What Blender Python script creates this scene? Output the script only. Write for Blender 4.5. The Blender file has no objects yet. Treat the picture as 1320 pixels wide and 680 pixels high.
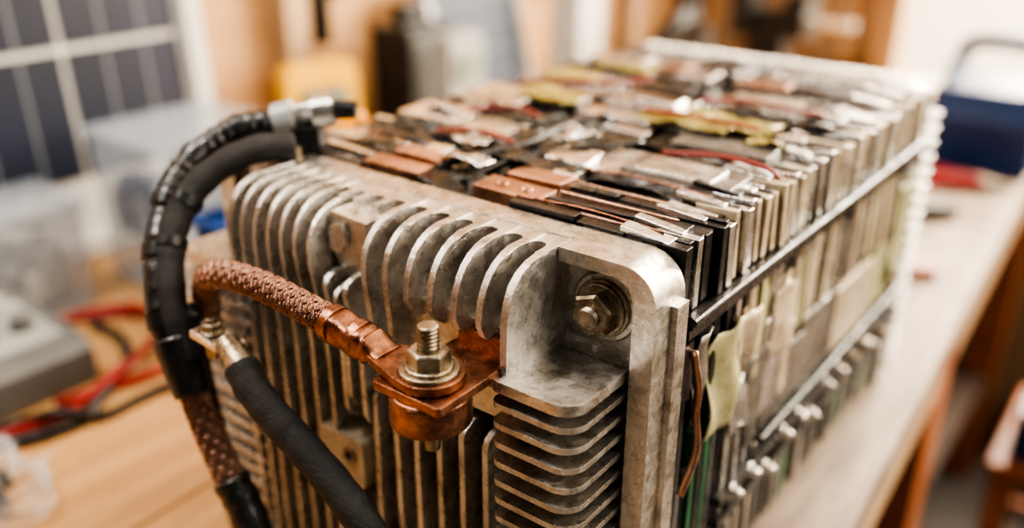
import bpy, math, random
from mathutils import Vector, Matrix, noise
random.seed(7)
S=.45; H0=.86+.65*S
def W(p): return (p[0]*S,p[1]*S,p[2]*S+H0)
# ------------------------------------------------------------------ materials
MATS={}
def mat(name,col,rough=.5,metal=0.,var=.0,vscale=20.,col2=None,bump=0.,bscale=60.,stretch=(1,1,1),alpha=1.,trans=0.,contrast=(.35,.65),rvar=0.,coat=0.,fine=.0,fscale=90.,fth=(.50,.66)):
    if name in MATS: return MATS[name]
    m=bpy.data.materials.new(name); m.use_nodes=True; nt=m.node_tree; N=nt.nodes; L=nt.links
    b=N['Principled BSDF']
    b.inputs['Base Color'].default_value=(*col,1); b.inputs['Roughness'].default_value=rough
    b.inputs['Metallic'].default_value=metal; b.inputs['Alpha'].default_value=alpha
    b.inputs['Transmission Weight'].default_value=trans; b.inputs['Coat Weight'].default_value=coat
    tc=N.new('ShaderNodeTexCoord'); mp=N.new('ShaderNodeMapping'); mp.inputs['Scale'].default_value=stretch
    L.new(tc.outputs['Object'],mp.inputs['Vector'])
    if col2 is None: col2=tuple(c*(1-var) for c in col)
    n=N.new('ShaderNodeTexNoise'); n.inputs['Scale'].default_value=vscale; n.inputs['Detail'].default_value=6; n.inputs['Roughness'].default_value=.65
    L.new(mp.outputs[0],n.inputs['Vector'])
    r=N.new('ShaderNodeMapRange'); r.inputs['From Min'].default_value=contrast[0]; r.inputs['From Max'].default_value=contrast[1]
    L.new(n.outputs['Fac'],r.inputs['Value'])
    mx=N.new('ShaderNodeMix'); mx.data_type='RGBA'; mx.inputs[6].default_value=(*col,1); mx.inputs[7].default_value=(*col2,1)
    L.new(r.outputs[0],mx.inputs[0]); outc=mx.outputs[2]
    if fine:
        nf_=N.new('ShaderNodeTexNoise'); nf_.inputs['Scale'].default_value=fscale; nf_.inputs['Detail'].default_value=10; nf_.inputs['Roughness'].default_value=.82; nf_.inputs['Distortion'].default_value=.15
        L.new(mp.outputs[0],nf_.inputs['Vector'])
        rf_=N.new('ShaderNodeMapRange'); rf_.inputs['From Min'].default_value=fth[0]; rf_.inputs['From Max'].default_value=fth[1]; rf_.inputs['To Max'].default_value=fine
        L.new(nf_.outputs['Fac'],rf_.inputs['Value'])
        m2=N.new('ShaderNodeMix'); m2.data_type='RGBA'; m2.inputs[7].default_value=(*[c*.35 for c in col2],1)
        L.new(rf_.outputs[0],m2.inputs[0]); L.new(outc,m2.inputs[6]); outc=m2.outputs[2]
    L.new(outc,b.inputs['Base Color'])
    if rvar:
        r2=N.new('ShaderNodeMapRange'); r2.inputs['From Min'].default_value=.3; r2.inputs['From Max'].default_value=.7
        r2.inputs['To Min'].default_value=max(.05,rough-rvar); r2.inputs['To Max'].default_value=min(1,rough+rvar)
        n2=N.new('ShaderNodeTexNoise'); n2.inputs['Scale'].default_value=vscale*3.1; n2.inputs['Detail'].default_value=5
        L.new(mp.outputs[0],n2.inputs['Vector']); L.new(n2.outputs['Fac'],r2.inputs['Value']); L.new(r2.outputs[0],b.inputs['Roughness'])
    if bump:
        n3=N.new('ShaderNodeTexNoise'); n3.inputs['Scale'].default_value=bscale; n3.inputs['Detail'].default_value=8; n3.inputs['Roughness'].default_value=.7
        L.new(mp.outputs[0],n3.inputs['Vector'])
        bp=N.new('ShaderNodeBump'); bp.inputs['Strength'].default_value=bump; bp.inputs['Distance'].default_value=.002
        L.new(n3.outputs['Fac'],bp.inputs['Height']); L.new(bp.outputs[0],b.inputs['Normal'])
    MATS[name]=m; return m
ALU=mat('cast_aluminium',(.76,.735,.695),.31,.96,col2=(.40,.37,.325),vscale=38,contrast=(.40,.72),bump=.5,bscale=260,rvar=.13,fine=.8,fscale=55,fth=(.50,.68))
ALU2=mat('machined_aluminium',(.76,.73,.68),.30,.95,col2=(.44,.395,.335),vscale=50,contrast=(.40,.74),bump=.35,bscale=200,rvar=.14,fine=.75,fscale=45,fth=(.50,.68))
ALUR=mat('toned_down_aluminium',(.44,.42,.385),.42,.95,col2=(.20,.185,.165),vscale=30,bump=.4,bscale=200,fine=.6)  # aluminium darkened in its colour to offset strong light on the rear casting
STEEL=mat('zinc_steel',(.48,.42,.32),.31,.95,col2=(.19,.14,.095),vscale=70,bump=.3,bscale=200,rvar=.12,fine=.6,fscale=120)
BRIGHT=mat('bright_nickel',(.94,.92,.89),.19,.96,col2=(.62,.58,.53),vscale=30,bump=.45,bscale=60,rvar=.12,fine=.4)
COPPER=mat('copper',(.42,.205,.13),.28,.97,col2=(.15,.068,.046),vscale=55,contrast=(.38,.68),bump=.35,bscale=150,rvar=.13,fine=.8,fscale=80,fth=(.48,.66))
COPL=mat('copper_tab',(.64,.39,.275),.32,.9,col2=(.34,.18,.115),vscale=40,bump=.3,rvar=.1,fine=.5)
BRAID=mat('braided_copper',(.46,.275,.20),.36,.88,col2=(.23,.12,.085),vscale=90,contrast=(.35,.7))
BLK=mat('black_plastic',(.007,.007,.008),.33,0,col2=(.017,.016,.016),vscale=30,bump=.25,bscale=90,rvar=.15)
TAPE=mat('black_tape',(.006,.006,.007),.25,0,col2=(.013,.013,.013),vscale=40,bump=.9,bscale=45,rvar=.12,coat=.3)
SLEEVE=mat('black_woven_sleeve',(.008,.008,.009),.55,0,col2=(.022,.021,.020),vscale=120,bump=.7,bscale=420)
CREAM=mat('cell_cream',(.72,.61,.45),.36,.35,col2=(.42,.33,.22),vscale=24,bump=.4,bscale=60,rvar=.15,fine=.5)
SILV=mat('pouch_foil',(.82,.80,.77),.22,.92,col2=(.42,.395,.365),vscale=22,bump=.9,bscale=35,rvar=.15,fine=.5)
GREYP=mat('grey_plate',(.30,.28,.25),.34,.65,col2=(.12,.105,.09),vscale=22,bump=.5,bscale=50,rvar=.15,fine=.5)
DARKG=mat('dark_plate',(.036,.033,.031),.30,.45,col2=(.014,.013,.012),vscale=22,bump=.6,bscale=50,rvar=.15)
KAP=mat('kapton_tape',(.50,.41,.12),.22,.25,col2=(.28,.225,.08),vscale=25,bump=.7,bscale=40,rvar=.1)
PAPER=mat('insulating_paper',(.44,.41,.22),.5,0,col2=(.28,.26,.14),vscale=18,bump=.4,bscale=40,fine=.5)
GREEN=mat('pcb_green',(.015,.11,.045),.35,0,col2=(.012,.055,.03),vscale=30)
RED=mat('red_insulation',(.33,.012,.012),.4,0,var=.3)
REDB=mat('red_dull',(.34,.045,.03),.4,0,var=.4)
WOOD=mat('bench_wood',(.55,.325,.145),.45,0,col2=(.36,.195,.08),vscale=7,stretch=(9,1,9),contrast=(.3,.7),bump=.15,fine=.2,fscale=12)
WOODP=mat('bench_paint_worn',(.36,.28,.21),.6,0,col2=(.19,.135,.095),vscale=9,stretch=(5,1,5),fine=.5,fscale=26)
WALLW=mat('plywood_wall',(.58,.345,.165),.6,0,col2=(.46,.26,.115),vscale=3,stretch=(1,1,7))
STUD=mat('pine_stud',(.48,.325,.19),.6,0,col2=(.32,.20,.11),vscale=4,stretch=(9,9,1))
DKW=mat('dark_wood',(.08,.05,.035),.6,0,var=.4)
ORW=mat('orange_varnished_wood',(.42,.14,.05),.4,0,col2=(.26,.08,.03),vscale=8,stretch=(6,6,1))
WHITE=mat('white_plastic',(.60,.59,.56),.4,0,var=.12)
LGREY=mat('light_grey_plastic',(.31,.32,.31),.4,0,var=.15)
MGREY=mat('grey_plastic',(.13,.133,.13),.45,0,var=.2)
CELL=mat('solar_cell',(.006,.010,.022),.45,.0,col2=(.009,.014,.036),vscale=6)
CELL2=mat('solar_cell_blue_grey',(.025,.038,.062),.6,.0,col2=(.035,.05,.08),vscale=6)
GRID=mat('solar_grid_line',(.15,.165,.18),.5,0,var=.1)
BLUE=mat('blue_plastic',(.010,.055,.25),.4,0,var=.3)
DBLUE=mat('dark_blue_steel',(.006,.03,.12),.4,0,var=.3)
YEL=mat('yellow_rubber',(.82,.46,.02),.45,0,var=.2)
ORG=mat('orange_rubber',(.88,.36,.02),.45,0,var=.2)
CLEAR=mat('clear_plastic',(.50,.55,.61),.15,0,alpha=.25,var=.05)
BAG=mat('plastic_film',(.6,.62,.64),.10,0,alpha=.2,bump=.8,bscale=25)
LCD=mat('lcd',(.20,.23,.19),.2,0)
CONC=mat('concrete_floor',(.10,.085,.075),.7,0,var=.4,vscale=2)
CARD=mat('cardboard',(.36,.21,.11),.8,0,var=.2)
CCORE=mat('copper_core',(.04,.016,.01),.6,.6)
# ------------------------------------------------------------------ builder
class MB:
    def __init__(s): s.v=[];s.f=[];s.m=[];s.sm=[];s.mats=[]
    def mi(s,m):
        if m not in s.mats: s.mats.append(m)
        return s.mats.index(m)
    def add(s,v,f,m,smooth=False):
        o=len(s.v); k=s.mi(m); s.v+= [tuple(p) for p in v]
        for q in f: s.f.append([i+o for i in q]); s.m.append(k); s.sm.append(smooth)
    def box(s,x0,x1,y0,y1,z0,z1,m,rot=None):
        v=[Vector((x,y,z)) for z in (z0,z1) for y in (y0,y1) for x in (x0,x1)]
        if rot:
            c=Vector(((x0+x1)/2,(y0+y1)/2,(z0+z1)/2)); R=Matrix.Rotation(rot[0],3,'X')@Matrix.Rotation(rot[1],3,'Y')@Matrix.Rotation(rot[2],3,'Z')
            v=[c+R@(p-c) for p in v]
        s.add(v,[(0,2,3,1),(4,5,7,6),(0,1,5,4),(2,6,7,3),(0,4,6,2),(1,3,7,5)],m)
    def prism(s,poly,ax,a0,a1,m,smooth=False):
        n=len(poly)
        def P(u,w,a): return {'X':(a,u,w),'Y':(u,a,w),'Z':(u,w,a)}[ax]
        v=[P(u,w,a0) for u,w in poly]+[P(u,w,a1) for u,w in poly]
        f=[tuple(range(n))[::-1],tuple(range(n,2*n))]+[(i,(i+1)%n,n+(i+1)%n,n+i) for i in range(n)]
        s.add(v,f,m,smooth)
    def cyl(s,p0,p1,r0,r1,m,n=24,smooth=True,rot=0.):
        p0=Vector(p0);p1=Vector(p1);d=(p1-p0).normalized()
        up=Vector((0,0,1)) if abs(d.z)<.9 else Vector((1,0,0))
        a=d.cross(up).normalized(); b=d.cross(a)
        v=[]
        for p,r in((p0,r0),(p1,r1)):
            for i in range(n):
                t=2*math.pi*i/n+rot; v.append(p+r*(math.cos(t)*a+math.sin(t)*b))
        s.add(v,[(i,(i+1)%n,n+(i+1)%n,n+i) for i in range(n)],m,smooth)
        s.add(v[:n],[tuple(range(n))[::-1]],m); s.add(v[n:],[tuple(range(n))],m)
    def rings(s,c,axis,prof,m,n=32,smooth=True):
        c=Vector(c);d=Vector(axis).normalized(); up=Vector((0,0,1)) if abs(d.z)<.9 else Vector((1,0,0))
        a=d.cross(up).normalized(); b=d.cross(a); v=[]
        for h,r in prof:
            for i in range(n):
                t=2*math.pi*i/n; v.append(c+d*h+r*(math.cos(t)*a+math.sin(t)*b))
        k=len(prof); f=[(j*n+i,j*n+(i+1)%n,(j+1)*n+(i+1)%n,(j+1)*n+i) for j in range(k-1) for i in range(n)]
        f+= [tuple(range(n))[::-1],tuple(range((k-1)*n,k*n))]
        s.add(v,f,m,smooth)
    def hexnut(s,c,axis,r,h,m,rot=0.):
        c=Vector(c);d=Vector(axis).normalized(); up=Vector((0,0,1)) if abs(d.z)<.9 else Vector((1,0,0))
        a=d.cross(up).normalized(); b=d.cross(a); v=[]
        for hh,rr in((0,r),(h*.85,r),(h,r*.86)):
            for i in range(6):
                t=math.pi/3*i+rot; v.append(c+d*hh+rr*(math.cos(t)*a+math.sin(t)*b))
        f=[(j*6+i,j*6+(i+1)%6,(j+1)*6+(i+1)%6,(j+1)*6+i) for j in range(2) for i in range(6)]+[tuple(range(6))[::-1],tuple(range(12,18))]
        s.add(v,f,m)
    def bolt(s,c,axis,rn,hn,rw,rs,hs,m,rot=0.,mw=None,ms=None):
        c=Vector(c);d=Vector(axis).normalized()
        s.rings(c,d,[(0,rw),(rw*.10,rw),(rw*.14,rw*.96)],mw or m)
        s.rings(c+d*rw*.14,d,[(0,rn*1.12),(hn*.12,rn*1.12),(hn*.2,rn*1.0)],m)
        s.hexnut(c+d*(rw*.14+hn*.12),d,rn,hn,m,rot)
        pr=[];k=max(3,int(hs/(rs*.33)));base=rw*.14+hn*1.1
        for i in range(k):
            h=base-hn*.2+hs*i/k; pr+=[(h,rs*.84),(h+hs/k*.5,rs)]
        pr+=[(base-hn*.2+hs,rs*.8)]
        s.rings(c,d,pr,ms or m,n=24,smooth=False)
    def tube(s,path,r,m,n=16,ell=1.,rf=None):
        fr=frames(path); v=[];k=len(fr)
        for j,(p,t,a,b) in enumerate(fr):
            rr=r if rf is None else rf(j/(k-1))*r
            for i in range(n):
                th=2*math.pi*i/n; v.append(p+rr*(math.cos(th)*a*ell+math.sin(th)*b))
        f=[(j*n+i,j*n+(i+1)%n,(j+1)*n+(i+1)%n,(j+1)*n+i) for j in range(k-1) for i in range(n)]
        f+=[tuple(range(n))[::-1],tuple(range((k-1)*n,k*n))]
        s.add(v,f,m,True)
    def sheet(s,x0,x1,y0,y1,z,amp,m,nx=16,ny=12,fr=18.,seed=0,skew=0.,edge=.0):
        v=[]
        for j in range(ny+1):
            for i in range(nx+1):
                x=x0+(x1-x0)*i/nx; y=y0+(y1-y0)*j/ny+skew*(i/nx-.5)
                e=noise.noise(Vector((x*9,y*9,seed*3.3)))*edge
                if i in(0,nx): x+=e
                if j in(0,ny): y+=e
                w=noise.noise(Vector((x*fr,y*fr*1.6,seed*7.1)))*amp+abs(noise.noise(Vector((x*fr*2.3,y*fr*2.3,seed))))*amp*.7
                v.append((x,y,z+w))
        f=[(j*(nx+1)+i,j*(nx+1)+i+1,(j+1)*(nx+1)+i+1,(j+1)*(nx+1)+i) for j in range(ny) for i in range(nx)]
        s.add(v,f,m,True)
    def obj(s,name,parent=None,bevel=0.,seg=2,solid=0.,ang=35):
        me=bpy.data.meshes.new(name); me.from_pydata([W(p) for p in s.v],[],s.f)
        for mm in s.mats: me.materials.append(mm)
        for p,k,sm in zip(me.polygons,s.m,s.sm): p.material_index=k; p.use_smooth=sm
        me.update(); o=bpy.data.objects.new(name,me); bpy.context.collection.objects.link(o)
        if solid:
            q=o.modifiers.new('solid','SOLIDIFY'); q.thickness=solid*S
        if bevel:
            q=o.modifiers.new('bevel','BEVEL'); q.width=bevel*S; q.segments=seg; q.limit_method='ANGLE'; q.angle_limit=math.radians(ang); q.harden_normals=False; q.use_clamp_overlap=True
            for p in me.polygons: p.use_smooth=True
            w=o.modifiers.new('wn','WEIGHTED_NORMAL'); w.keep_sharp=True; w.weight=60
        if parent: o.parent=parent
        return o
def smoothpath(pts,n=60):
    P=[Vector(p) for p in pts]; P=[P[0]*2-P[1]]+P+[P[-1]*2-P[-2]]; out=[];m=len(P)-3
    for j in range(n+1):
        u=j/n*m; i=min(int(u),m-1); t=u-i; a,b,c,d=P[i:i+4]
        out.append(.5*((2*b)+(c-a)*t+(2*a-5*b+4*c-d)*t*t+(3*b-a-3*c+d)*t**3))
    return out
def resample(path,n):
    P=[Vector(p) for p in path]; L=[0.]
    for a,b in zip(P,P[1:]): L.append(L[-1]+(b-a).length)
    out=[];k=0
    for j in range(n+1):
        t=L[-1]*j/n
        while k<len(L)-2 and L[k+1]<t: k+=1
        out.append(P[k].lerp(P[k+1],(t-L[k])/max(1e-9,L[k+1]-L[k])))
    return out
def frames(path):
    P=[Vector(p) for p in path]; out=[]; up=None
    for i,p in enumerate(P):
        t=(P[min(i+1,len(P)-1)]-P[max(i-1,0)]).normalized()
        if up is None:
            u=Vector((0,0,1)) if abs(t.z)<.9 else Vector((1,0,0)); a=t.cross(u).normalized()
        else:
            a=(up-t*up.dot(t)).normalized()
        up=a; out.append((p,t,a,t.cross(a)))
    return out
def empty(name):
    e=bpy.data.objects.new(name,None); e.empty_display_size=.05; bpy.context.collection.objects.link(e); return e
def braid(mb,path,r,m,core,ell=1.,carriers=8,wires=4,turns=5.,wr=.0013,lift=.0022):
    fr=frames(path); K=len(fr)
    mb.tube(path,r*.90,core,n=20,ell=ell)
    cw=2*math.pi/carriers
    for sgn in(1,-1):
        for c in range(carriers):
            for w in range(wires):
                off=(w-(wires-1)/2)*(.82*cw/wires); v=[]
                for j,(p,t,a,b) in enumerate(fr):
                    u=j/(K-1); th=sgn*2*math.pi*turns*u+c*cw+off
                    s_=sgn*math.sin(carriers*(2*math.pi*turns*u)+c*math.pi)
                    rr=r+lift*math.tanh(2.*s_)
                    q=p+rr*(math.cos(th)*a*ell+math.sin(th)*b)
                    nrm=(math.cos(th)*a/ell+math.sin(th)*b).normalized(); sd=nrm.cross(t).normalized()
                    for (x,y) in((1,0),(0,1),(-1,0),(0,-1)): v.append(q+sd*x*wr+nrm*y*wr)
                f=[(j*4+i,j*4+(i+1)%4,(j+1)*4+(i+1)%4,(j+1)*4+i) for j in range(K-1) for i in range(4)]
                mb.add(v,f,m,True)
def arc(cx,cy,r,a0,a1,n=8): return [(cx+r*math.cos(math.radians(a0+(a1-a0)*i/n)),cy+r*math.sin(math.radians(a0+(a1-a0)*i/n))) for i in range(n+1)]
def rp2(x0,x1,y0,y1,r): return arc(x1-r,y1-r,r,0,90,4)+arc(x0+r,y1-r,r,90,180,4)+arc(x0+r,y0+r,r,180,270,4)+arc(x1-r,y0+r,r,270,360,4)
def ss(a,b,x): t=max(0,min(1,(x-a)/(b-a))); return t*t*(3-2*t)
# ================================================================== BATTERY PACK
bat=empty('battery_pack')
ZB=-.635
c=MB()
plate=arc(-.033,-.045,.045,0,90)+arc(-.655,-.045,.045,90,180)+[(-.70,ZB),(.012,ZB)]
c.prism(plate,'Y',-.034,0,ALU2)
LX=[-.600+.0268*i for i in range(7)]
MX=[-.412,-.378]
RX=[-.341+.037*i for i in range(6)]
allx=[(x,.0092) for x in LX]+[(x,.011) for x in MX]+[(x,.0115) for x in RX]
comb=[(-.612,-.03),(-.612,-.07)]
for k,(x,t) in enumerate(allx):
    nx,nt_=allx[k+1] if k+1<len(allx) else (-.1225,.012)
    if k==0: comb+=[(x-t/2,-.092)]
    comb+=[(x+t/2,-.092)]
    a0=x+t/2; a1=nx-nt_/2; xc=(a0+a1)/2; r=(a1-a0)/2
    comb+=[(xc+r*math.cos(math.radians(a)),-.074+r*1.1*math.sin(math.radians(a))) for a in (180,155,130,110,90,70,50,25,0)]
    comb+=[(a1,-.092)]
comb+=[(-.1175,-.092),(-.1175,-.03)]
c.prism(comb,'Z',ZB+.01,-.0015,ALU)
def fin(x,z1,z0,t,yf=-.157,top=True,bend=None,bot=False,yb=-.04,m=ALU):
    if top: lv=[(z1,-.100),(z1-.004,-.115),(z1-.010,-.127),(z1-.019,-.138),(z1-.031,-.147),(z1-.048,-.154),(z1-.07,yf)]
    else: lv=[(z1,yf+.02),(z1-.006,yf+.006),(z1-.016,yf)]
    zz=lv[-1][0]; end=z0+(.03 if bot else 0); k=14
    for i in range(1,k+1): lv.append((zz+(end-zz)*i/k,yf))
    if bot: lv+=[(z0+.016,yf+.006),(z0+.006,yf+.018),(z0,yf+.035)]
    v=[]
    for z,y in lv:
        dx=bend(z) if bend else 0.
        dx+=noise.noise(Vector((x*13,z*7,1)))*.0022*ss(0,.1,-z); dy=noise.noise(Vector((x*31,z*11,5)))*.002
        xx=x+dx; ym=max(y+.004,-.112); hb=t*.52; hf=t*.38
        v+=[(xx-hf,y+dy,z),(xx+hf,y+dy,z),(xx+hb,ym,z),(xx+hb,yb,z),(xx-hb,yb,z),(xx-hb,ym,z)]
    n=len(lv); q=6
    f=[(j*q+i,(j+1)*q+i,(j+1)*q+(i+1)%q,j*q+(i+1)%q) for j in range(n-1) for i in range(q)]+[tuple(range(q)),tuple(q*(n-1)+i for i in range(q-1,-1,-1))]
    c.add(v,f,m)
for i,x in enumerate(LX):
    fin(x,0 if i<6 else -.005,ZB,.0092,bend=(lambda z,i=i: .0 if i<3 else (i-2)*.006*ss(0.03,.2,-z)))
for i,x in enumerate(MX):
    fin(x,-.085,-.30,.011,top=False,bend=lambda z:.026*ss(.08,.2,-z),bot=True)
    fin(x-.01,-.42,ZB,.011,top=False)
fin(-.397,-.10,-.28,.009,top=False,bend=lambda z:.02*ss(.08,.2,-z),bot=True)
for i,x in enumerate(RX):
    if i==0: fin(x,0,-.22,.0115,bend=lambda z:.022*ss(.03,.2,-z),bot=True)
    elif i==1: fin(x,0,-.16,.0115,bend=lambda z:.010*ss(.03,.15,-z),bot=True)
    else: fin(x,0,-.108,.0115,bot=True)
    fin(x,-.225,ZB,.0115,top=False,yf=-.15)
    if i<5: fin(x+.0185,-.25,ZB,.006,top=False,yf=-.12)
c.prism([(-.428,-.012),(-.366,-.016),(-.360,-.05),(-.375,-.085),(-.40,-.10),(-.422,-.08),(-.431,-.05)],'Y',-.122,-.05,ALU2)
c.prism([(-.425,-.03),(-.40,-.022),(-.395,-.05),(-.41,-.066),(-.427,-.06)],'Y',-.130,-.1215,ALU)
c.prism([(-.41,-.09),(-.37,-.08),(-.35,-.14),(-.34,-.20),(-.375,-.21),(-.40,-.15)],'Y',-.10,-.05,ALU2)
c.prism(rp2(-.305,-.125,-.205,-.085,.02),'Y',-.132,-.05,ALU2)
c.prism(rp2(-.448,-.360,-.395,-.318,.010),'Y',-.160,-.05,CREAM)
c.rings((-.385,-.160,-.345),(0,-1,0),[(0,.012),(.004,.012),(.004,.007),(-.003,.006)],STEEL)
c.rings((-.425,-.160,-.375),(0,-1,0),[(0,.008),(.004,.008),(.006,.005)],STEEL)
def corner(sx):
    def X(x): return x if sx>0 else -.721-x
    def bx(x0,x1,*a): 
        q=sorted((X(x0),X(x1))); c.box(q[0],q[1],*a)
    lv=[(0,-.085),(-.004,-.112),(-.012,-.130),(-.024,-.143),(-.04,-.151),(-.06,-.156),(-.135,-.158)]
    v=[]
    for z,y in lv:
        for q in((-.1270,y),(-.1175,y),(-.1150,-.036),(-.1290,-.036)): v.append((X(q[0]),q[1],z-.0005))
    n=len(lv); c.add(v,[(j*4+i,(j+1)*4+i,(j+1)*4+(i+1)%4,j*4+(i+1)%4) for j in range(n-1) for i in range(4)]+[(0,1,2,3),tuple(4*(n-1)+i for i in(3,2,1,0))],ALU)
    def plan(x1,yf,r):
        xl=-.1345
        p=[(xl,-.036),(xl,yf+.012)]+[(xl+.012+.012*math.cos(math.radians(a)),yf+.012+.012*math.sin(math.radians(a))) for a in(200,225,250,270)]
        p+=[(x1-r+r*math.cos(math.radians(a)),yf+r+r*math.sin(math.radians(a))) for a in range(270,361,10)]+[(x1,-.036)]
        return [(X(a),b) for a,b in p]
    c.prism(plan(-.020 if sx>0 else .012,-.170 if sx>0 else -.16,.030),'Z',-.141,-.127,ALU2)
    z=-.157
    while z>ZB+.01:
        dy=noise.noise(Vector((z*30,sx,0)))*.003
        c.prism(plan((-.021 if sx>0 else .026)+dy*.5,(-.167 if sx>0 else -.158)+dy,.03),'Z',z-.0078,z,ALU)
        z-=.0262
    bx(-.118,-.045,-.09,-.036,ZB,-.13,ALU)
    q=[(-.036,-.1265),(-.06,-.1265)]+[(-.06+.024*math.sin(math.radians(a)),-.102-.024*math.cos(math.radians(a))) for a in(20,40,60,80)]+[(-.036,-.095)]
    q0=sorted((X(-.1165),X(-.02))); c.prism([(y,z) for y,z in q],'X',q0[0],q0[1],ALU2)
    bx(-.1165,-.018,-.042,-.033,-.13,-.012,ALU2)
    d=0. if sx<0 else -.008
    out=[(-.1145,-.0)]+arc(-.022+d,-.042,.042,90,0,9)+[(.020+d,ZB)]
    inn=[(-.016,ZB)]+arc(-.044,-.045,.028,0,90,8)+[(-.1145,-.017)]
    c.prism([(X(a),b) for a,b in out+inn],'Y',-.066,-.0342,ALU2)
corner(1); corner(-1)
c.box(.006,.020,-.03,-.004,ZB,-.05,ALU2)
c.prism([(-.13,0.001),(-.028,0.001),(-.030,.018),(-.10,.020),(-.12,.012)],'Z',-.03,-.001,ALU2)
fc=c.obj('front_end_casting',bat,bevel=.0024,seg=2,ang=40)
b=MB()
b.rings((-.062,-.042,-.066),(0,-1,0),[(0,.043),(.005,.043),(.008,.040)],ALU2)
b.bolt((-.062,-.050,-.066),(0,-1,0),.0275,.022,.035,.013,.014,STEEL,rot=.35)
b.bolt((-.662,-.044,-.066),(0,-1,0),.026,.020,.034,.013,.012,STEEL,rot=.1)
b.bolt((-.62,-.02,.0),(0,0,1),.014,.01,.018,.008,.006,STEEL)
b.obj('mounting_bolts',bat,bevel=.0012)
# ---- cell stack
c=MB()
c.box(-.69,-.014,.0005,1.02,ZB+.01,-.016,BLK)
RB=random.Random(11)
def strips(x0,x1,y0,y1,n,pal,z=0.,tilt=.06):
    d=(y1-y0)/n
    for i in range(n):
        y=y0+d*i; m=RB.choice(pal); dz=RB.uniform(-.006,.008)
        cuts=[x0+RB.uniform(-.008,.008)]+sorted(RB.uniform(x0+.03,x1-.03) for _ in range(RB.choice([0,0,1,2])))+[x1+RB.uniform(-.008,.008)]
        for a,bb in zip(cuts,cuts[1:]):
            if bb-a<.02: continue
            c.box(a,bb-.003,y+d*.05,y+d*.88,-.045,z+dz+RB.uniform(-.003,.003),m if RB.random()<.75 else RB.choice(pal),rot=(RB.uniform(-tilt,tilt),RB.uniform(-.02,.02),RB.uniform(-.012,.012)))
        if RB.random()<.5:
            yy=y+d*.94; c.box(x0+RB.uniform(.0,.05),x1-RB.uniform(0,.05),yy-.0012,yy+.0012,-.04,z+dz+.003,RB.choice([COPL,BRIGHT,COPL,SILV]))
D=[BLK,BLK,DARKG,BLK,TAPE]; Rr=[BLK,DARKG,BLK,BRIGHT,BLK,SILV]; SL=[BRIGHT,BLK,SILV,BLK,BRIGHT,TAPE]
def plate_(x0,x1,y0,y1,z,m,rot=(0,0,0)):
    c.box(x0,x1,y0,y1,-.03,z,m,rot=rot)
strips(-.245,-.015,.004,.150,7,D)
plate_(-.315,-.212,.025,.070,.008,COPL,(.03,.01,.01)); plate_(-.30,-.215,.078,.122,.012,COPL,(-.05,.0,.02)); plate_(-.26,-.225,.128,.155,.010,BRIGHT)
for xx in(-.285,-.245): c.rings((xx,.048,.006),(0,0,1),[(0,.009),(.004,.009),(.004,.004),(-.002,.004)],COPL,16)
plate_(-.238,-.05,.175,.275,.010,SILV,(.03,.02,.06)); plate_(-.19,-.03,.185,.262,.015,GREYP,(-.02,.015,.03)); plate_(-.17,-.06,.19,.25,.018,SILV,(.01,.02,.05))
plate_(-.30,-.235,.165,.205,.016,BRIGHT,(.05,.05,.1)); plate_(-.31,-.25,.215,.24,.010,BRIGHT,(.1,.05,.1))
strips(-.22,-.05,.282,.325,3,D)
plate_(-.235,-.03,.33,.42,.006,DARKG,(.02,.01,.02)); plate_(-.2,-.05,.345,.40,.013,GREYP,(.02,.01,.05)); plate_(-.31,-.24,.29,.34,.010,DARKG,(.05,.02,.1)); plate_(-.31,-.25,.35,.385,.012,BRIGHT,(.0,.06,.1))
strips(-.30,-.04,.425,.51,4,Rr)
strips(-.29,-.03,.515,.60,4,D)
plate_(-.27,-.04,.605,.665,.010,SILV,(.03,.01,.03)); plate_(-.25,-.13,.66,.70,.012,CREAM,(.04,0,.02)); strips(-.12,-.02,.665,.70,2,D)
strips(-.30,-.02,.705,.775,4,D)
plate_(-.30,-.20,.78,.83,.012,COPL,(.02,.02,.05)); plate_(-.18,-.04,.78,.84,.008,DARKG,(.05,0,0))
strips(-.30,-.02,.845,.995,7,Rr)
strips(-.66,-.51,.004,.10,5,SL)
plate_(-.505,-.405,.015,.050,.008,COPL,(.03,.01,.03)); plate_(-.49,-.40,.058,.095,.013,COPL,(-.03,.01,0)); plate_(-.47,-.43,.10,.125,.012,BRIGHT,(.1,0,.1)); plate_(-.54,-.50,.07,.10,.012,BRIGHT,(0,.05,.1))
strips(-.66,-.47,.10,.225,7,SL)
strips(-.46,-.42,.13,.225,3,D)
plate_(-.65,-.53,.232,.31,.012,BRIGHT,(.02,.01,.03)); plate_(-.52,-.43,.235,.32,.008,SILV,(.04,.02,-.04))
strips(-.66,-.43,.325,.40,4,D)
plate_(-.65,-.55,.405,.49,.014,BRIGHT,(-.02,.01,-.02)); plate_(-.54,-.45,.41,.45,.010,DARKG,(-.02,.01,-.02)); plate_(-.54,-.44,.455,.50,.012,SILV)
strips(-.66,-.42,.505,.60,5,Rr)
plate_(-.64,-.45,.61,.66,.010,SILV,(.03,0,0)); strips(-.65,-.43,.665,.70,2,D)
strips(-.66,-.42,.705,.80,5,D)
plate_(-.65,-.52,.81,.88,.012,SILV); plate_(-.50,-.42,.81,.86,.014,COPL)
strips(-.66,-.42,.885,.995,5,Rr)
plate_(-.395,-.27,.395,.445,.018,BRIGHT,(.02,.03,.12)); plate_(-.385,-.25,.455,.55,.024,SILV,(-.03,.02,.1)); plate_(-.34,-.27,.48,.53,.030,BRIGHT,(-.03,.05,.1))
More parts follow.
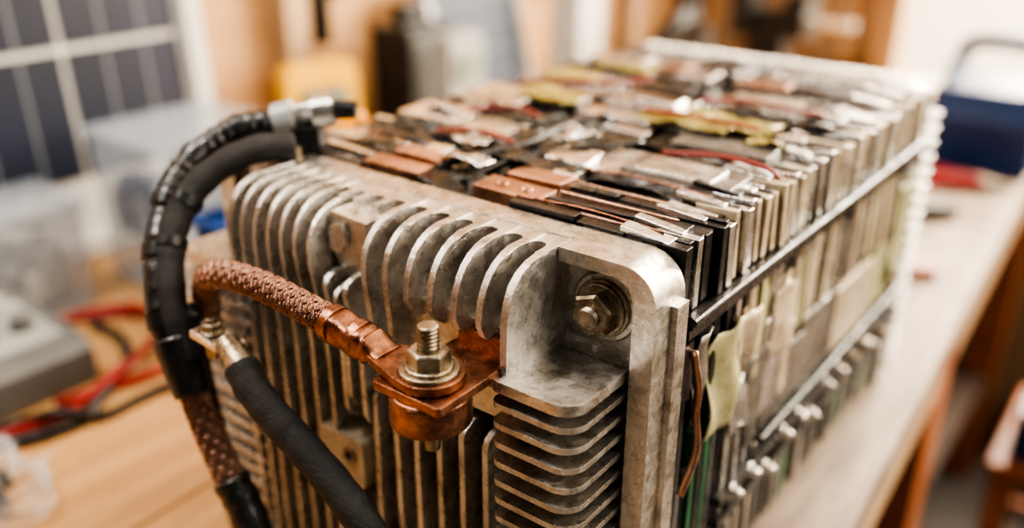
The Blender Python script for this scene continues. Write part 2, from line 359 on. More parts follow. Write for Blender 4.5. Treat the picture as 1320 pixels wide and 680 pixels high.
plate_(-.40,-.33,.72,.80,.02,SILV,(.02,.02,.1)); plate_(-.39,-.31,.60,.66,.018,DARKG); plate_(-.36,-.31,.05,.09,.0,DARKG,(0,.1,.2)); plate_(-.40,-.34,.20,.25,.004,DARKG,(.1,0,.2))
c.obj('cell_stack_top',bat,bevel=.0014,seg=2)
c=MB(); sd=0
for (x0,x1,y0,y1,z,a,m) in [(-.42,-.31,.01,.20,-.002,.022,TAPE),(-.42,-.32,.19,.39,.002,.022,TAPE),(-.40,-.23,.115,.165,.010,.018,TAPE),(-.33,-.24,.225,.285,.008,.014,TAPE),(-.60,-.46,.16,.20,.012,.014,TAPE),
    (-.30,-.14,.40,.455,.020,.014,KAP),(-.27,-.09,.46,.515,.018,.014,KAP),(-.56,-.42,.42,.49,.020,.014,KAP),(-.60,-.50,.59,.65,.018,.01,KAP),(-.10,-.05,.39,.44,.016,.012,KAP),
    (-.43,-.33,.55,.72,.004,.02,TAPE),(-.42,-.31,.80,.98,.004,.02,TAPE),(-.52,-.42,.30,.38,.010,.015,TAPE),(-.65,-.5,.35,.39,.010,.015,SILV),(-.20,-.04,.54,.59,.012,.012,DARKG),
    (-.63,-.45,.065,.085,.008,.012,TAPE),(-.64,-.47,.125,.15,.008,.014,TAPE),(-.235,-.03,.148,.178,.002,.014,TAPE),(-.20,-.02,.29,.325,.004,.012,TAPE),(-.62,-.54,.27,.33,.012,.012,SILV),
    (-.41,-.33,.06,.10,.018,.012,SILV),(-.36,-.30,.26,.31,.016,.012,SILV),(-.46,-.41,.14,.19,.014,.012,SILV),(-.58,-.46,.72,.78,.016,.012,KAP)]:
    sd+=1; c.sheet(x0,x1,y0,y1,z,a,m,seed=sd,edge=.014,skew=RB.uniform(-.012,.012))
c.obj('insulating_tapes',bat,solid=.0015)
c=MB()
for pts,m,r in [([(-.18,.285,.012),(-.10,.295,.020),(-.03,.30,.015),(.0,.295,.0)],REDB,.0035),([(-.55,.30,.014),(-.48,.335,.022),(-.43,.33,.016)],REDB,.0035),
    ([(-.60,.52,.016),(-.52,.56,.022),(-.44,.58,.022),(-.41,.66,.022)],REDB,.004),([(-.27,.58,.018),(-.18,.605,.022),(-.06,.60,.018)],REDB,.004),([(-.28,.70,.016),(-.15,.71,.018),(-.05,.73,.016)],BLK,.004),
    ([(-.40,.05,.006),(-.375,.12,.014),(-.355,.2,.014),(-.36,.32,.018),(-.34,.40,.018)],BLK,.005),([(-.34,.03,.004),(-.33,.12,.012),(-.30,.18,.014),(-.25,.235,.02),(-.22,.30,.016)],BLK,.004),
    ([(-.24,.022,.008),(-.14,.028,.011),(-.03,.022,.009)],COPPER,.0018),([(-.25,.155,.010),(-.15,.165,.013),(-.04,.16,.01)],COPPER,.0018),([(-.3,.44,.024),(-.2,.43,.032),(-.1,.44,.024)],REDB,.0035),([(-.50,.16,.018),(-.44,.19,.022),(-.36,.17,.022)],REDB,.003)]:
    c.tube(smoothpath(pts,30),r,m,n=10)
c.obj('sense_wires',bat)
# ---- right side of stack
c=MB()
y=.004
while y<.985:
    w=.025+RB.uniform(-.005,.006)
    m=RB.choice([BRIGHT,CREAM,SILV,CREAM,BRIGHT]) if y>.09 else RB.choice([DARKG,GREYP,SILV])
    h=RB.uniform(-.004,.009); o=RB.uniform(-.004,.005)
    c.box(-.05,.008+o,y,y+w*.55,-.082,h,m,rot=(0,RB.uniform(-.03,.03),RB.uniform(-.03,.03)))
    c.box(-.05,.004+o,y+w*.58,y+w*.98,-.084,h+RB.uniform(-.004,.004),BLK)
    if RB.random()<.5: c.box(-.08,-.015,y+.002,y+w*.7,h-.002,h+.006,RB.choice([BRIGHT,BLK,BRIGHT,SILV]),rot=(RB.uniform(-.1,.1),.1,RB.uniform(-.05,.05)))
    m2=RB.choice([CREAM,CREAM,SILV,CREAM,PAPER]) if y>.16 else RB.choice([BLK,DARKG])
    w2=w*RB.uniform(.68,.85)
    c.box(-.04,.002+RB.uniform(-.004,.004),y,y+w2,-.27-RB.uniform(-.02,.02),-.112,m2,rot=(RB.uniform(-.015,.015),RB.uniform(-.02,.02),0))
    c.box(-.04,RB.uniform(-.008,.002),y+w2+.001,y+w*.99,-.28,-.11,BLK)
    if RB.random()<.4 and y>.15: c.box(.002,.009,y+.002,y+w*.7,-.14,-.115,RB.choice([BRIGHT,BLK]))
    y+=w
c.box(-.03,-.004,.30,.99,-.41,-.272,GREYP)
for (y0,y1,z0,z1,m) in [(.30,.45,-.39,-.285,GREYP),(.44,.62,-.385,-.265,GREYP),(.60,.8,-.395,-.275,CREAM),(.79,.97,-.39,-.27,PAPER),(.28,.34,-.36,-.2,SILV),(.36,.40,-.36,-.24,CREAM)]:
    c.box(-.006,.004+RB.uniform(0,.003),y0,y1,z0,z1,m,rot=(RB.uniform(-.04,.04),0,RB.uniform(-.01,.01)))
for (y0,m,z1) in [(.03,BLK,-.14),(.048,MGREY,-.36),(.064,BLK,-.33),(.080,GREEN,-.28),(.096,BLK,-.30),(.112,GREEN,-.27),(.128,BLK,-.27),(.144,LGREY,-.25),(.162,BLK,-.22),(.180,SILV,-.2),(.198,GREYP,-.2),(.218,SILV,-.22),(.24,BLK,-.2),(.258,SILV,-.24),(.28,DARKG,-.27),(.3,SILV,-.42)]:
    c.box(-.05,RB.uniform(-.002,.006),y0,y0+.012,ZB+.02,z1,m,rot=(0,0,RB.uniform(-.03,.03)))
y=.33
while y<.99:
    c.box(-.05,RB.uniform(-.006,.003),y,y+.022,ZB+.02,-.43,RB.choice([BLK,DARKG,GREYP,BLK,BLK,DARKG,BLK,GREEN])); y+=.03
c.obj('cell_stack_side',bat,bevel=.0012)
c=MB()
def vsheet(mb,y0,y1,z0,z1,x,amp,m,seed,ny=14,nz=14):
    v=[]
    for j in range(nz+1):
        for i in range(ny+1):
            yy=y0+(y1-y0)*i/ny; zz=z0+(z1-z0)*j/nz
            if j in(0,nz) or i in (0,ny): zz+=noise.noise(Vector((yy*40,zz*20,seed)))*.014; yy+=noise.noise(Vector((yy*20,zz*40,seed+4)))*.008
            v.append((x+noise.noise(Vector((yy*22,zz*14,seed*5.)))*amp,yy,zz))
    f=[(j*(ny+1)+i,j*(ny+1)+i+1,(j+1)*(ny+1)+i+1,(j+1)*(ny+1)+i) for j in range(nz) for i in range(ny)]
    mb.add(v,f,m,True)
vsheet(c,.095,.175,-.30,-.150,.010,.016,PAPER,1); vsheet(c,.055,.095,-.25,-.13,.006,.014,GREYP,2); vsheet(c,.175,.24,-.25,-.16,.009,.014,CREAM,3); vsheet(c,.23,.30,-.38,-.24,.008,.014,GREYP,5)
vsheet(c,.18,.235,-.34,-.25,.009,.014,SILV,8); vsheet(c,.88,.97,-.37,-.16,.010,.012,PAPER,6); vsheet(c,.30,.37,-.27,-.16,.010,.010,CREAM,9)
c.obj('side_insulation',bat,solid=.0015)
c=MB()
c.tube(smoothpath([(.016,.028,-.13),(.024,.032,-.18),(.020,.040,-.22),(.028,.034,-.27),(.022,.012,-.325)],30),.0055,COPL,n=10,ell=.5)
c.box(.0,.012,.002,.035,-.2,-.12,BLK)
c.obj('copper_side_strap',bat)
c=MB()
c.box(.004,.016,.02,1.0,-.100,-.084,BLK); c.box(.0,.012,.02,1.0,-.116,-.104,TAPE)
c.tube([(.018,.015,-.088),(.018,.5,-.089),(.018,1.0,-.088)],.005,BLK,n=10)
for z in(-.435,-.475): c.box(.0,.016,.16,1.0,z-.008,z+.006,BLK)
c.tube([(.012,.3,-.405),(.014,.6,-.402),(.012,1.,-.405)],.005,BLK,n=8)
y=.20
while y<.98:
    c.bolt((.014,y,-.436-.03*(RB.random()>.6)),(1,0,0),.009,.010,.012,.0045,.008,STEEL if RB.random()<.3 else BRIGHT,rot=RB.random()); y+=.062
c.obj('side_rails',bat,bevel=.001)
# ---- rear casting
c=MB()
rp=arc(-.045,-.042,.045,0,90)+arc(-.65,-.042,.045,90,180)+[(-.695,ZB),(.0,ZB)]
c.prism(rp,'Y',1.0,1.035,ALUR)
c.box(-.65,-.045,1.001,1.016,-.02,.008,ALUR)
x=-.66
while x<-.04:
    c.box(x,x+.009,1.02,1.11,ZB,-.002,ALU); x+=.0215
z=-.06
while z>ZB+.01:
    pl=[(-.04,1.02),(.002,1.02)]+[(.002+.010*math.sin(math.radians(a)),1.030-.010*math.cos(math.radians(a))) for a in (30,60,90)]+[(.012,1.07)]+[(-.004+.016*math.cos(math.radians(a)),1.08+.016*math.sin(math.radians(a))) for a in(0,30,60,90)]+[(-.04,1.096)]
    c.prism(pl,'Z',z-.011,z,ALUR); z-=.030
c.box(-.04,-.012,1.03,1.08,ZB,-.05,ALUR)
g=arc(-.045,-.039,.050,0,90,6)
c.prism([(.001,ZB)]+[(a-.004,b_-.004) for a,b_ in g]+[(a-.018,b_-.018) for a,b_ in g[::-1]]+[(-.015,ZB)],'Y',.985,.9995,BLK)
c.obj('rear_end_casting',bat,bevel=.002)
c=MB()
c.box(-.697,-.691,.001,.999,ZB,-.03,ALU2)
c.box(-.68,-.02,.001,1.02,-.65,ZB+.009,DARKG)
c.box(-.70,.012,-.03,0,-.65,ZB-.0005,ALU2); c.box(-.695,.0,1.0,1.035,-.65,ZB-.0005,ALU2)
c.obj('left_side_panel',bat)
# ================================================================== terminal + braided strap
tm=empty('braided_copper_battery_cable')
c=MB()
TX,TY=-.172,-.222
DZ=-.006
c.rings((TX,TY,-.163+DZ),(0,0,1),[(0,.042),(.003,.046),(.036,.046),(.040,.043)],COPPER,n=48)
c.prism(rp2(TX-.05,TX+.048,TY-.04,TY+.045,.006),'Z',-.123+DZ,-.112+DZ,COPPER)
c.prism(rp2(TX-.04,TX+.046,TY+.0,-.132,.005),'Z',-.1235+DZ,-.1125+DZ,COPPER)
c.prism(rp2(-.20,-.136,-.16,-.095,.006),'Y',-.142,-.1325,COPPER)
lug=arc(TX,TY,.040,-80,80,10)+[(TX-.02,TY+.036),(TX-.075,TY+.020),(TX-.075,TY-.020),(TX-.02,TY-.036)]
c.prism(lug,'Z',-.111+DZ,-.100+DZ,COPPER)
bar=smoothpath([(TX-.060,TY,-.104+DZ),(TX-.08,TY,-.101+DZ),(TX-.10,TY-.001,-.098+DZ),(TX-.15,TY-.003,-.095)],28)
v=[]; fr=frames(bar)
for j,(p,t,a,bb) in enumerate(fr):
    u=j/(len(fr)-1); w=.0205+.0008*math.sin(u*20); h=.007+.0125*ss(.1,.5,u); h*=1-.12*(math.sin(u*26)>.3)*(u>.45)
    for i in range(20):
        an=2*math.pi*i/20; cx=math.copysign(abs(math.cos(an))**.6,math.cos(an)); sy=math.copysign(abs(math.sin(an))**.6,math.sin(an))
        v.append(p+a*w*cx+bb*h*sy)
k=len(fr); c.add(v,[(j*20+i,j*20+(i+1)%20,(j+1)*20+(i+1)%20,(j+1)*20+i) for j in range(k-1) for i in range(20)]+[tuple(range(20))[::-1],tuple(range((k-1)*20,k*20))],COPPER,True)
c.tube([(TX-.100,TY-.001,-.103),(TX-.112,TY-.001,-.101)],.0225,COPPER,n=24); c.tube([(TX-.138,TY-.003,-.0965),(TX-.152,TY-.003,-.095)],.0232,COPPER,n=24)
c.obj('terminal_lug_and_post',tm,bevel=.0016)
c=MB()
c.bolt((TX,TY,-.100+DZ),(0,0,1),.0245,.020,.034,.0125,.032,STEEL,rot=.2)
c.hexnut((TX,TY,-.163+DZ),(0,0,-1),.019,.014,STEEL,rot=.4); c.cyl((TX,TY,-.177+DZ),(TX,TY,-.20+DZ),.010,.009,STEEL,20)
c.obj('terminal_stud_nut',tm,bevel=.001)
c=MB()
bp=resample(smoothpath([(TX-.145,TY-.003,-.095),(-.36,-.228,-.088),(-.43,-.232,-.079),(-.50,-.232,-.083),(-.555,-.222,-.103),(-.60,-.205,-.14),(-.63,-.19,-.20),(-.635,-.19,-.26)],100),420)
braid(c,bp,.0165,BRAID,CCORE,carriers=12,wires=3,turns=3.6,wr=.00125,lift=.0014)
c.obj('braided_strap',tm)
# ================================================================== wiring harness (left)
hn=empty('battery_wiring_harness')
c=MB()
A=smoothpath([(-.655,-.01,.043),(-.69,-.06,.035),(-.708,-.11,.012),(-.708,-.155,-.018),(-.695,-.19,-.055),(-.668,-.225,-.095),(-.628,-.258,-.165),(-.592,-.265,-.235)],110)
def ribs(u): return 1+.07*math.sin(u*150)*(1 if (u*6)%1<.55 else .15)+.04*math.sin(u*17)
c.tube(A,.0205,TAPE,n=20,rf=ribs)
B=smoothpath([(-.60,-.03,.020),(-.635,-.08,.018),(-.665,-.14,-.012),(-.668,-.188,-.055),(-.650,-.222,-.10),(-.615,-.250,-.16),(-.585,-.258,-.225)],110)
c.tube(B,.0205,SLEEVE,n=20,rf=lambda u:1+.03*math.sin(u*60))
for pth,u in((A,.12),(A,.30),(A,.52),(B,.42),(B,.6),(A,.7),(A,.86)):
    i=int(u*110); p0=pth[i]; p1=pth[i+4]; c.cyl(p0,p1,.0235,.0235,BLK,20)
D_=smoothpath([(-.610,-.257,-.195),(-.59,-.262,-.235),(-.575,-.264,-.268)],14); c.tube(D_,.030,TAPE,n=20,rf=lambda u:1-.15*u)
E_=smoothpath([(-.52,-.262,-.385),(-.49,-.262,-.43),(-.45,-.27,-.52),(-.42,-.29,-.645)],40); c.tube(E_,.025,TAPE,n=20,rf=lambda u:1+.04*math.sin(u*40))
c.tube(smoothpath([(-.60,-.235,-.16),(-.62,-.22,-.25),(-.60,-.22,-.40),(-.56,-.22,-.64)],40),.014,BLK,n=14)
c.obj('taped_cables',hn)
c=MB()
braid(c,resample(smoothpath([(-.578,-.262,-.262),(-.56,-.262,-.31),(-.54,-.262,-.35),(-.515,-.262,-.392)],60),140),.0185,BRAID,CCORE,carriers=12,wires=3,turns=1.,wr=.0013,lift=.0012)
c.obj('exposed_copper_braid',hn)
c=MB()
c.cyl((-.658,-.014,.043),(-.636,.004,.050),.026,.026,LGREY,20); c.cyl((-.636,.004,.050),(-.60,.03,.058),.020,.020,BRIGHT,6); c.cyl((-.612,.020,.056),(-.59,.040,.06),.026,.024,BRIGHT,20)
c.cyl((-.59,.042,.06),(-.565,.06,.06),.015,.013,BLK,20)
c.box(-.64,-.60,-.01,.04,.002,.04,BLK,rot=(0,0,.6))
c.obj('cable_connector',hn,bevel=.001)
c=MB()
lc=smoothpath([(-.458,-.262,-.185),(-.43,-.268,-.205),(-.385,-.27,-.230),(-.34,-.268,-.256),(-.29,-.266,-.288),(-.24,-.266,-.33),(-.20,-.27,-.40),(-.18,-.28,-.52),(-.17,-.3,-.645)],90)
c.tube(lc,.0215,SLEEVE,n=20,rf=lambda u:1.+.02*math.sin(u*70))
c.obj('black_power_cable',hn)
c=MB()
c.cyl((-.50,-.25,-.172),(-.452,-.262,-.187),.0165,.0190,STEEL,20)
c.box(-.55,-.485,-.268,-.235,-.176,-.166,BRIGHT,rot=(0,.2,.1)); c.bolt((-.53,-.25,-.164),(0,.0,1),.014,.01,.018,.007,.008,STEEL)
c.cyl((-.53,-.25,-.20),(-.53,-.25,-.165),.012,.014,STEEL,6)
c.obj('cable_lug',hn,bevel=.001)
# ================================================================== ROOM
c=MB(); c.box(-2.25,-2.15,-3.5,4.3,-2.56,3.2,WALLW)
c.obj('wall_left')
c=MB()
for yy in (-1.2,1.15,2.35,3.4): c.box(-2.15,-2.06,yy,yy+.10,-.65,3.2,STUD)
c.obj('trim_1')
c=MB()
c.box(-2.25,-.95,4.2,4.3,-2.56,3.2,STUD); c.box(2.2,4.,4.2,4.3,-2.56,3.2,STUD); c.box(-.95,2.2,4.2,4.3,-2.56,-.72,STUD); c.box(-.95,2.2,4.2,4.3,2.2,3.2,STUD)
for xx in(-2.0,-1.72,-1.45,-1.2): c.box(xx,xx+.05,4.14,4.2,-.65,3.2,WALLW)
c.obj('wall_back')
c=MB()
c.box(-1.02,-.90,4.1,4.32,-.72,2.3,STUD); c.box(-1.02,2.3,4.08,4.32,-.74,-.66,WHITE); c.box(2.14,2.26,4.1,4.3,-.72,2.3,WHITE); c.box(-1.,2.3,4.1,4.3,2.15,2.3,WHITE); c.box(.6,.68,4.18,4.26,-.7,2.2,WHITE)
c.obj('window_1',bevel=.005)
c=MB(); c.box(-2.25,5,-4,4.3,-2.62,-2.56,CONC); c.obj('floor')
be=empty('wooden_workbench')
c=MB()
def ex(y): return .123-.0555*(y-.494)
for i in range(9):
    f0=i/9; f1=(i+1)/9-.0015
    pl=[(-2.12+(ex(y)+2.12)*fx,y) for (fx,y) in((f0,-1.6),(f1,-1.6),(f1,4.05),(f0,4.05))]
    c.prism(pl,'Z',-.72,-.65,WOOD if i<7 else WOODP)
c.obj('bench_top',be,bevel=.004)
c=MB()
c.prism([(ex(-1.6)-.06,-1.6),(ex(-1.6)-.02,-1.6),(ex(4.)-.02,4.),(ex(4.)-.06,4.)],'Z',-.90,-.72,STUD)
for yy in(-1.4,1.45,3.7): c.box(ex(yy)-.17,ex(yy)-.02,yy,yy+.16,-2.56,-.72,ORW)
for yy in(-1.4,1.45,3.7): c.box(-2.1,-1.95,yy,yy+.16,-2.56,-.72,ORW)
c.box(-1.95,-.1,-1.4,3.8,-2.0,-1.95,DKW)
c.obj('bench_frame',be,bevel=.005)
def solar(name,y0,y1,z0,z1,x,lean,cw,ch,y_ref,z_ref,fr_=.05,bars=3,gap=.009,cell=CELL,back=WHITE):
    c=MB()
    def bx(ya,yb,za,zb,xa,xb,m): c.box(xa,xb,ya,yb,za,zb,m)
    bx(y0,y1,z0,z1,x-.02,x,back)
    bx(y0,y0+fr_,z0,z1,x-.03,x+.03,WHITE);bx(y1-fr_,y1,z0,z1,x-.03,x+.03,WHITE);bx(y0,y1,z0,z0+fr_,x-.03,x+.031,WHITE);bx(y0,y1,z1-fr_,z1,x-.03,x+.031,WHITE)
    a=y_ref
    while a-cw>y0: a-=cw
    while a<y1-fr_:
        bq=z_ref
        while bq-ch>z0: bq-=ch
        while bq<z1-fr_:
            ya=max(a+gap,y0+fr_);yb=min(a+cw-gap,y1-fr_);za=max(bq+gap,z0+fr_);zb=min(bq+ch-gap,z1-fr_)
            if yb-ya>.03 and zb-za>.03:
                bx(ya,yb,za,zb,x,x+.006,cell)
                for q in range(1,bars+1):
                    yy=a+cw*q/(bars+1)
                    if ya<yy<yb: bx(yy-.004,yy+.004,za,zb,x+.006,x+.008,GRID)
            bq+=ch
        a+=cw
    R=Matrix.Rotation(-lean,3,'Y'); pv=Vector((x,0,z0))
    c.v=[tuple(pv+R@(Vector(p)-pv)) for p in c.v]
    return c.obj(name)
solar('solar_panel',-.95,.80,-.642,.9,-2.02,.05,.36,.36,.375,-.07,bars=2)
solar('solar_panel.001',1.74,2.30,-.640,.0,-1.86,.25,.10,.10,1.765,-.6,fr_=.018,bars=0,gap=.004,cell=CELL2,back=GRID)
def bin_(name,x0,x1,y0,y1,h,m,items,lid=None):
    c=MB(); z=-.648; t=.008
    c.box(x0,x1,y0,y1,z,z+t,m)
    for b_ in((x0,x0+t,y0,y1),(x1-t,x1,y0,y1),(x0,x1,y0,y0+t),(x0,x1,y1-t,y1)): c.box(*b_,z,z+h,m)
    c.box(x0-.012,x1+.012,y0-.012,y0+t,z+h-.02,z+h,m); c.box(x1-t,x1+.012,y0-.012,y1+.012,z+h-.02,z+h,m); c.box(x0-.012,x0+t,y0,y1+.012,z+h-.02,z+h,m); c.box(x0,x1,y1-t,y1+.012,z+h-.02,z+h,m)
    if lid: c.box(x0-.015,x1+.015,y0-.015,y1+.015,z+h,z+h+.018,lid)
    R=random.Random(len(name)+int(h*100))
    n=int(math.sqrt(items))
    for q in range(items):
        w=.05+.05*R.random(); xx=x0+.02+(x1-x0-.04-w)*((q%n)+.5*R.random())/n; yy=y0+.02+(y1-y0-.04-w)*((q//n)%n+.4*R.random())/n; zz=z+.012+(h-.16)*R.random()
        c.box(xx,xx+w,yy,yy+w,zz,zz+.06+.06*R.random(),R.choice([WHITE,LGREY,MGREY,WHITE,DBLUE,LGREY,BLK]),rot=(0,0,R.random()*.5))
    return c.obj(name,bevel=.003)
bin_('clear_storage_box',-1.84,-1.56,.30,.66,.40,CLEAR,49,CLEAR)
bin_('clear_storage_box.001',-1.93,-1.72,-.14,.18,.27,CLEAR,36,CLEAR)
bin_('blue_parts_bin',-1.42,-1.18,.30,.56,.27,BLUE,6)
c=MB(); c.prism([(-1.66,-.65),(-1.36,-.65),(-1.36,-.57),(-1.40,-.545),(-1.66,-.525)],'Y',-.34,-.02,MGREY)
c.prism([(-1.64,-.535),(-1.42,-.551),(-1.42,-.54),(-1.64,-.522)],'Y',-.31,-.05,LGREY)
for yy in(-.10,-.18,-.26): c.cyl((-1.50,yy,-.55),(-1.495,yy,-.505),.028,.022,MGREY,20)
c.cyl((-1.59,-.13,-.54),(-1.585,-.13,-.48),.05,.035,LGREY,24)
c.obj('bench_power_supply',bevel=.006)
def lead(name,pts,m,r=.010):
    c=MB(); c.tube(smoothpath(pts,70),r,m,n=12); return c.obj(name)
zb=-.638
lead('red_test_lead',[(-1.69,.03,zb),(-1.62,.14,zb),(-1.50,.235,zb),(-1.38,.215,zb),(-1.29,.12,zb),(-1.27,.04,zb),(-1.30,-.06,zb),(-1.32,-.14,zb)],RED)
lead('red_test_lead.001',[(-1.68,.10,zb+.001),(-1.56,.19,zb+.02),(-1.42,.17,zb+.02),(-1.33,.06,zb+.02),(-1.30,-.02,zb+.02),(-1.27,-.14,zb),(-1.29,-.26,zb),(-1.32,-.38,zb)],RED)
lead('black_test_lead',[(-1.6,.10,zb),(-1.48,.10,zb),(-1.38,.06,zb),(-1.32,-.0,zb),(-1.26,-.08,zb),(-1.22,-.15,zb),(-1.24,-.24,zb),(-1.30,-.34,zb)],BLK,.012)
lead('black_test_lead.001',[(-1.1,.16,zb),(-1.19,.06,zb),(-1.20,-.03,zb),(-1.20,-.10,zb),(-1.24,-.17,zb+.024),(-1.31,-.22,zb),(-1.33,-.30,zb)],BLK,.010)
c=MB(); n=40; v=[]
for j in range(n//2+1):
    for i in range(n):
        a=2*math.pi*i/n; e=math.pi/2*j/(n//2); d=Vector((math.cos(a)*math.cos(e),math.sin(a)*math.cos(e),math.sin(e)))
        r=1+.5*noise.noise(d*2.3)+.35*abs(noise.noise(d*5))+.15*noise.noise(d*13); v.append((-1.12+.11*r*d.x,-.39+.11*r*d.y,-.648+.085*r*d.z))
f=[(j*n+i,j*n+(i+1)%n,(j+1)*n+(i+1)%n,(j+1)*n+i) for j in range(n//2) for i in range(n)]
c.add(v,f,BAG)
for q in range(22):
    a=random.random()*6.28; rr=.08*random.random(); c.cyl((-1.12+rr*math.cos(a),-.39+rr*math.sin(a),-.645),(-1.12+rr*math.cos(a),-.39+rr*math.sin(a),-.62),.012,.012,random.choice([MGREY,STEEL,BLK]),8)
c.obj('plastic_parts_bag')
def tilt(c,piv,ax,ang):
    R=Matrix.Rotation(ang,3,ax); p0=Vector(piv); c.v=[tuple(p0+R@(Vector(p)-p0)) for p in c.v]
c=MB()
c.prism(rp2(.96,1.21,-.645,-.20,.04),'X',-1.86,-1.78,YEL)
c.prism(rp2(1.0,1.17,-.62,-.28,.03),'X',-1.785,-1.77,MGREY)
c.box(-1.775,-1.762,1.01,1.16,-.38,-.30,LCD); c.cyl((-1.775,1.085,-.46),(-1.75,1.085,-.46),.05,.045,BLK,24)
for yy in(1.03,1.09,1.15): c.cyl((-1.775,yy,-.57),(-1.762,yy,-.57),.014,.014,RED if yy>1.1 else BLK,12)
tilt(c,(-1.86,0,-.645),'Y',-.15); tilt(c,(-1.82,1.085,0),'Z',-.3)
c.obj('multimeter',bevel=.008)
c=MB()
c.prism(rp2(.12,.30,-.645,-.02,.03),'X',-.86,-.79,ORG); c.box(-.792,-.782,.14,.28,-.30,-.18,LCD); c.cyl((-.79,.21,-.40),(-.77,.21,-.40),.045,.04,BLK,20)
c.obj('clamp_meter',bevel=.006)
c=MB()
c.box(-1.95,-1.78,1.42,1.66,-.645,-.13,BLK); c.box(-1.78,-1.77,1.44,1.64,-.6,-.16,MGREY); c.box(-1.9,-1.84,1.48,1.60,-.13,-.06,BLK)
c.obj('solar_charge_controller',bevel=.01)
c=MB()
c.prism(rp2(1.44,1.62,-.645,-.14,.03),'X',-1.68,-1.60,LGREY); c.box(-1.60,-1.59,1.47,1.59,-.30,-.20,LCD); c.box(-1.60,-1.59,1.47,1.59,-.55,-.36,WHITE)
for q in range(3): c.cyl((-1.60,1.49+.045*q,-.59),(-1.58,1.49+.045*q,-.59),.012,.012,BLK,10)
c.obj('battery_tester',bevel=.006)
c=MB(); c.box(-1.9,-1.74,2.42,2.62,-.645,-.10,WHITE); c.cyl((-1.82,2.52,-.10),(-1.82,2.52,.0),.07,.05,CREAM,16); c.cyl((-1.82,2.52,.0),(-1.82,2.52,.06),.04,.04,WHITE,16)
c.obj('white_bottle',bevel=.02)
c=MB()
for q in range(6):
    R_=.19+.012*(q%3); pts=[(-1.50+R_*math.cos(a/24*2*math.pi)*.5,2.75+R_*math.sin(a/24*2*math.pi),-.43+.012*q+.19*math.cos(a/24*2*math.pi)) for a in range(25)]
    c.tube(pts,.018,BLK,n=8)
c.obj('coiled_black_cable')
c=MB()
c.box(-1.45,-1.1,3.25,3.5,-.648,-.58,DARKG); c.box(-1.36,-1.2,3.3,3.45,-.58,-.30,DARKG); c.box(-1.46,-1.36,3.28,3.47,-.36,-.16,DARKG); c.box(-1.2,-1.1,3.28,3.47,-.36,-.16,DARKG); c.cyl((-1.1,3.37,-.28),(-.9,3.37,-.28),.025,.025,BRIGHT,12); c.cyl((-.95,3.37,-.4),(-.95,3.37,-.16),.012,.012,STEEL,8); c.box(-1.36,-1.2,3.32,3.43,-.36,-.24,BLK)
c.obj('bench_vise',bevel=.012)
c=MB()
for (x_,y_,h_,m_) in[(-1.75,3.3,.45,BLK),(-1.68,3.36,.5,DARKG),(-1.8,3.42,.4,REDB),(-1.72,3.45,.55,BLK)]: c.cyl((x_,y_,-.64),(x_+.03,y_,-.64+h_),.02,.03,m_,10)
c.cyl((-1.74,3.38,-.648),(-1.74,3.38,-.38),.12,.14,MGREY,20)
c.obj('tool_pot')
for nm,(yy,z0,z1,m_,w_) in zip(['hanging_soldering_iron','hanging_pliers','hanging_wire_coil','hanging_screwdriver'],[(1.34,-.20,.5,BLK,.035),(1.44,-.05,.35,ORG,.03),(2.75,-.15,.45,BLK,.05),(3.0,-.2,.4,BLK,.04)]):
    c=MB(); c.cyl((-2.11,yy,z0),(-2.11,yy+.02,z0+(z1-z0)*.55),w_,w_*.8,m_,12); c.cyl((-2.11,yy+.02,z0+(z1-z0)*.55),(-2.11,yy+.03,z1),w_*.35,w_*.35,STEEL,10); c.cyl((-2.149,yy+.03,z1-.02),(-2.08,yy+.03,z1-.02),.01,.01,STEEL,8); c.obj(nm)
c=MB()
c.prism([(2.7,-.645),(3.15,-.645),(3.18,-.45),(3.12,-.36),(2.73,-.36),(2.67,-.45)],'X',-.38,-.02,DBLUE)
for s_ in (-.36,-.05): c.box(s_,s_+.02,2.78,3.07,-.36,-.27,DBLUE)
c.tube(smoothpath([(-.35,2.92,-.28),(-.30,2.92,-.22),(-.10,2.92,-.22),(-.04,2.92,-.28)],20),.03,DBLUE,n=10)
c.box(-.02,-.008,2.8,2.86,-.48,-.40,BRIGHT)
c.obj('blue_toolbox',bevel=.015)
c=MB(); c.tube(smoothpath([(-.30,2.45,-.625),(-.22,2.47,-.625),(-.12,2.5,-.62)],12),.026,RED,n=10); c.tube(smoothpath([(-.30,2.56,-.625),(-.22,2.52,-.625),(-.12,2.5,-.62)],12),.026,RED,n=10); c.cyl((-.12,2.5,-.62),(-.04,2.51,-.62),.025,.008,STEEL,10); c.obj('red_pliers')
c=MB(); c.cyl((-.24,2.08,-.622),(-.12,2.16,-.622),.026,.022,BLK,12); c.cyl((-.12,2.16,-.622),(-.03,2.22,-.622),.008,.007,RED,8); c.obj('screwdriver')
c=MB(); c.box(-.14,-.06,1.62,1.72,-.648,-.62,ORW,rot=(0,0,.5)); c.obj('wood_offcut',bevel=.004)
c=MB(); c.box(.25,.75,3.6,4.05,-2.555,-2.0,CARD); c.box(.24,.76,3.59,4.06,-2.0,-1.97,WHITE); c.obj('cardboard_box',bevel=.01)
st=empty('shop_stool')
c=MB(); c.box(.12,.60,2.30,2.95,-1.60,-1.55,ORW)
for a,b_ in((.14,2.33),(.54,2.33),(.14,2.87),(.54,2.87)): c.box(a,a+.05,b_,b_+.05,-2.56,-1.60,ORW)
c.box(.16,.56,2.35,2.38,-2.1,-2.05,ORW); c.box(.16,.56,2.87,2.90,-2.1,-2.05,ORW)
c.obj('stool_frame',st,bevel=.01)
c=MB(); c.box(.17,.34,2.36,2.60,-1.548,-1.38,DBLUE); c.box(.17,.34,2.36,2.60,-1.378,-1.36,BLK); c.obj('parts_case',bevel=.01)
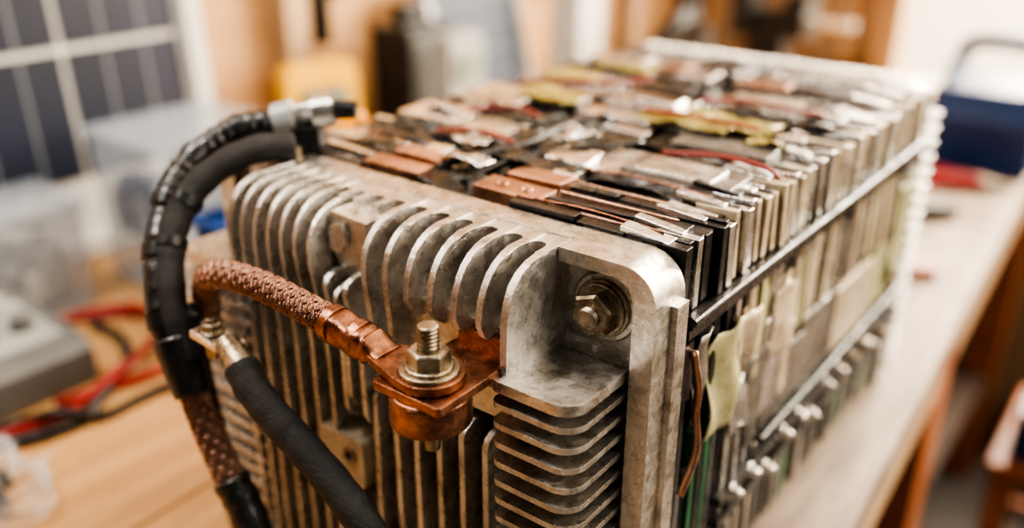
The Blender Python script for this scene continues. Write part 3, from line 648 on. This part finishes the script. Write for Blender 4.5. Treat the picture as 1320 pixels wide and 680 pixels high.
c=MB(); c.cyl((.25,2.78,-1.548),(.25,2.78,-1.36),.08,.08,WHITE,24); c.cyl((.25,2.78,-1.36),(.25,2.78,-1.33),.06,.06,LGREY,24); c.obj('white_jar')
c=MB(); c.cyl((.50,1.3,-2.556),(.50,1.3,-2.2),.14,.17,WHITE,24); c.cyl((.50,1.3,-2.2),(.50,1.3,-2.19),.18,.18,LGREY,24); c.obj('white_bucket')
# ================================================================== camera / light
cd=bpy.data.cameras.new('camera'); cd.lens=1174/1320*36; cd.sensor_width=36; cd.clip_start=.01
co=bpy.data.objects.new('camera',cd); co.location=W((.416,-.840,.394)); co.rotation_euler=(math.radians(90-23.9),0,math.radians(37.6)); bpy.context.collection.objects.link(co)
bpy.context.scene.camera=co
cd.dof.use_dof=True; cd.dof.focus_distance=1.02*S; cd.dof.aperture_fstop=2.1
def area(name,loc,target,size,power,col,sy=None):
    l=bpy.data.lights.new(name,'AREA'); l.energy=power; l.color=col; l.size=size*S
    if sy: l.shape='RECTANGLE'; l.size_y=sy*S
    o=bpy.data.objects.new(name,l); p=Vector(W(loc)); t=Vector(W(target)); o.location=p; o.rotation_euler=(t-p).to_track_quat('-Z','Y').to_euler(); bpy.context.collection.objects.link(o)
area('window_daylight',(.6,4.6,1.3),(-.4,.6,-.2),2.6,125,(1,.88,.72),2.4)
area('overhead_fill_softlight',(-1.3,-.9,2.2),(-.4,.2,-.1),.7,13,(1,.95,.88),.7)  # unseen soft lamp added overhead for highlights and shape on the metal
area('side_fill_light',(3.0,.6,1.6),(0,.5,-.3),1.2,12,(1,.93,.83),1.2)  # added fill light from the right; no window stands on this side
w=bpy.data.worlds.new('world'); bpy.context.scene.world=w; w.use_nodes=True; nt=w.node_tree; N=nt.nodes; L=nt.links
bg=N['Background']; tc=N.new('ShaderNodeTexCoord'); dp=N.new('ShaderNodeVectorMath'); dp.operation='DOT_PRODUCT'; dp.inputs[1].default_value=Vector((.35,.85,.40)).normalized()
L.new(tc.outputs['Generated'],dp.inputs[0]); cr=N.new('ShaderNodeValToRGB'); mr=N.new('ShaderNodeMapRange'); mr.inputs['From Min'].default_value=-1; mr.inputs['From Max'].default_value=1
L.new(dp.outputs['Value'],mr.inputs['Value']); L.new(mr.outputs[0],cr.inputs[0])
e=cr.color_ramp.elements; e[0].position=.25; e[0].color=(.055,.05,.046,1); e[1].position=.95; e[1].color=(4.2,3.3,2.3,1)
m_=cr.color_ramp.elements.new(.7); m_.color=(.32,.295,.26,1)
L.new(cr.outputs[0],bg.inputs['Color']); bg.inputs['Strength'].default_value=.8
vs=bpy.context.scene.view_settings; vs.view_transform='AgX'; vs.look='AgX - High Contrast'; vs.exposure=.40
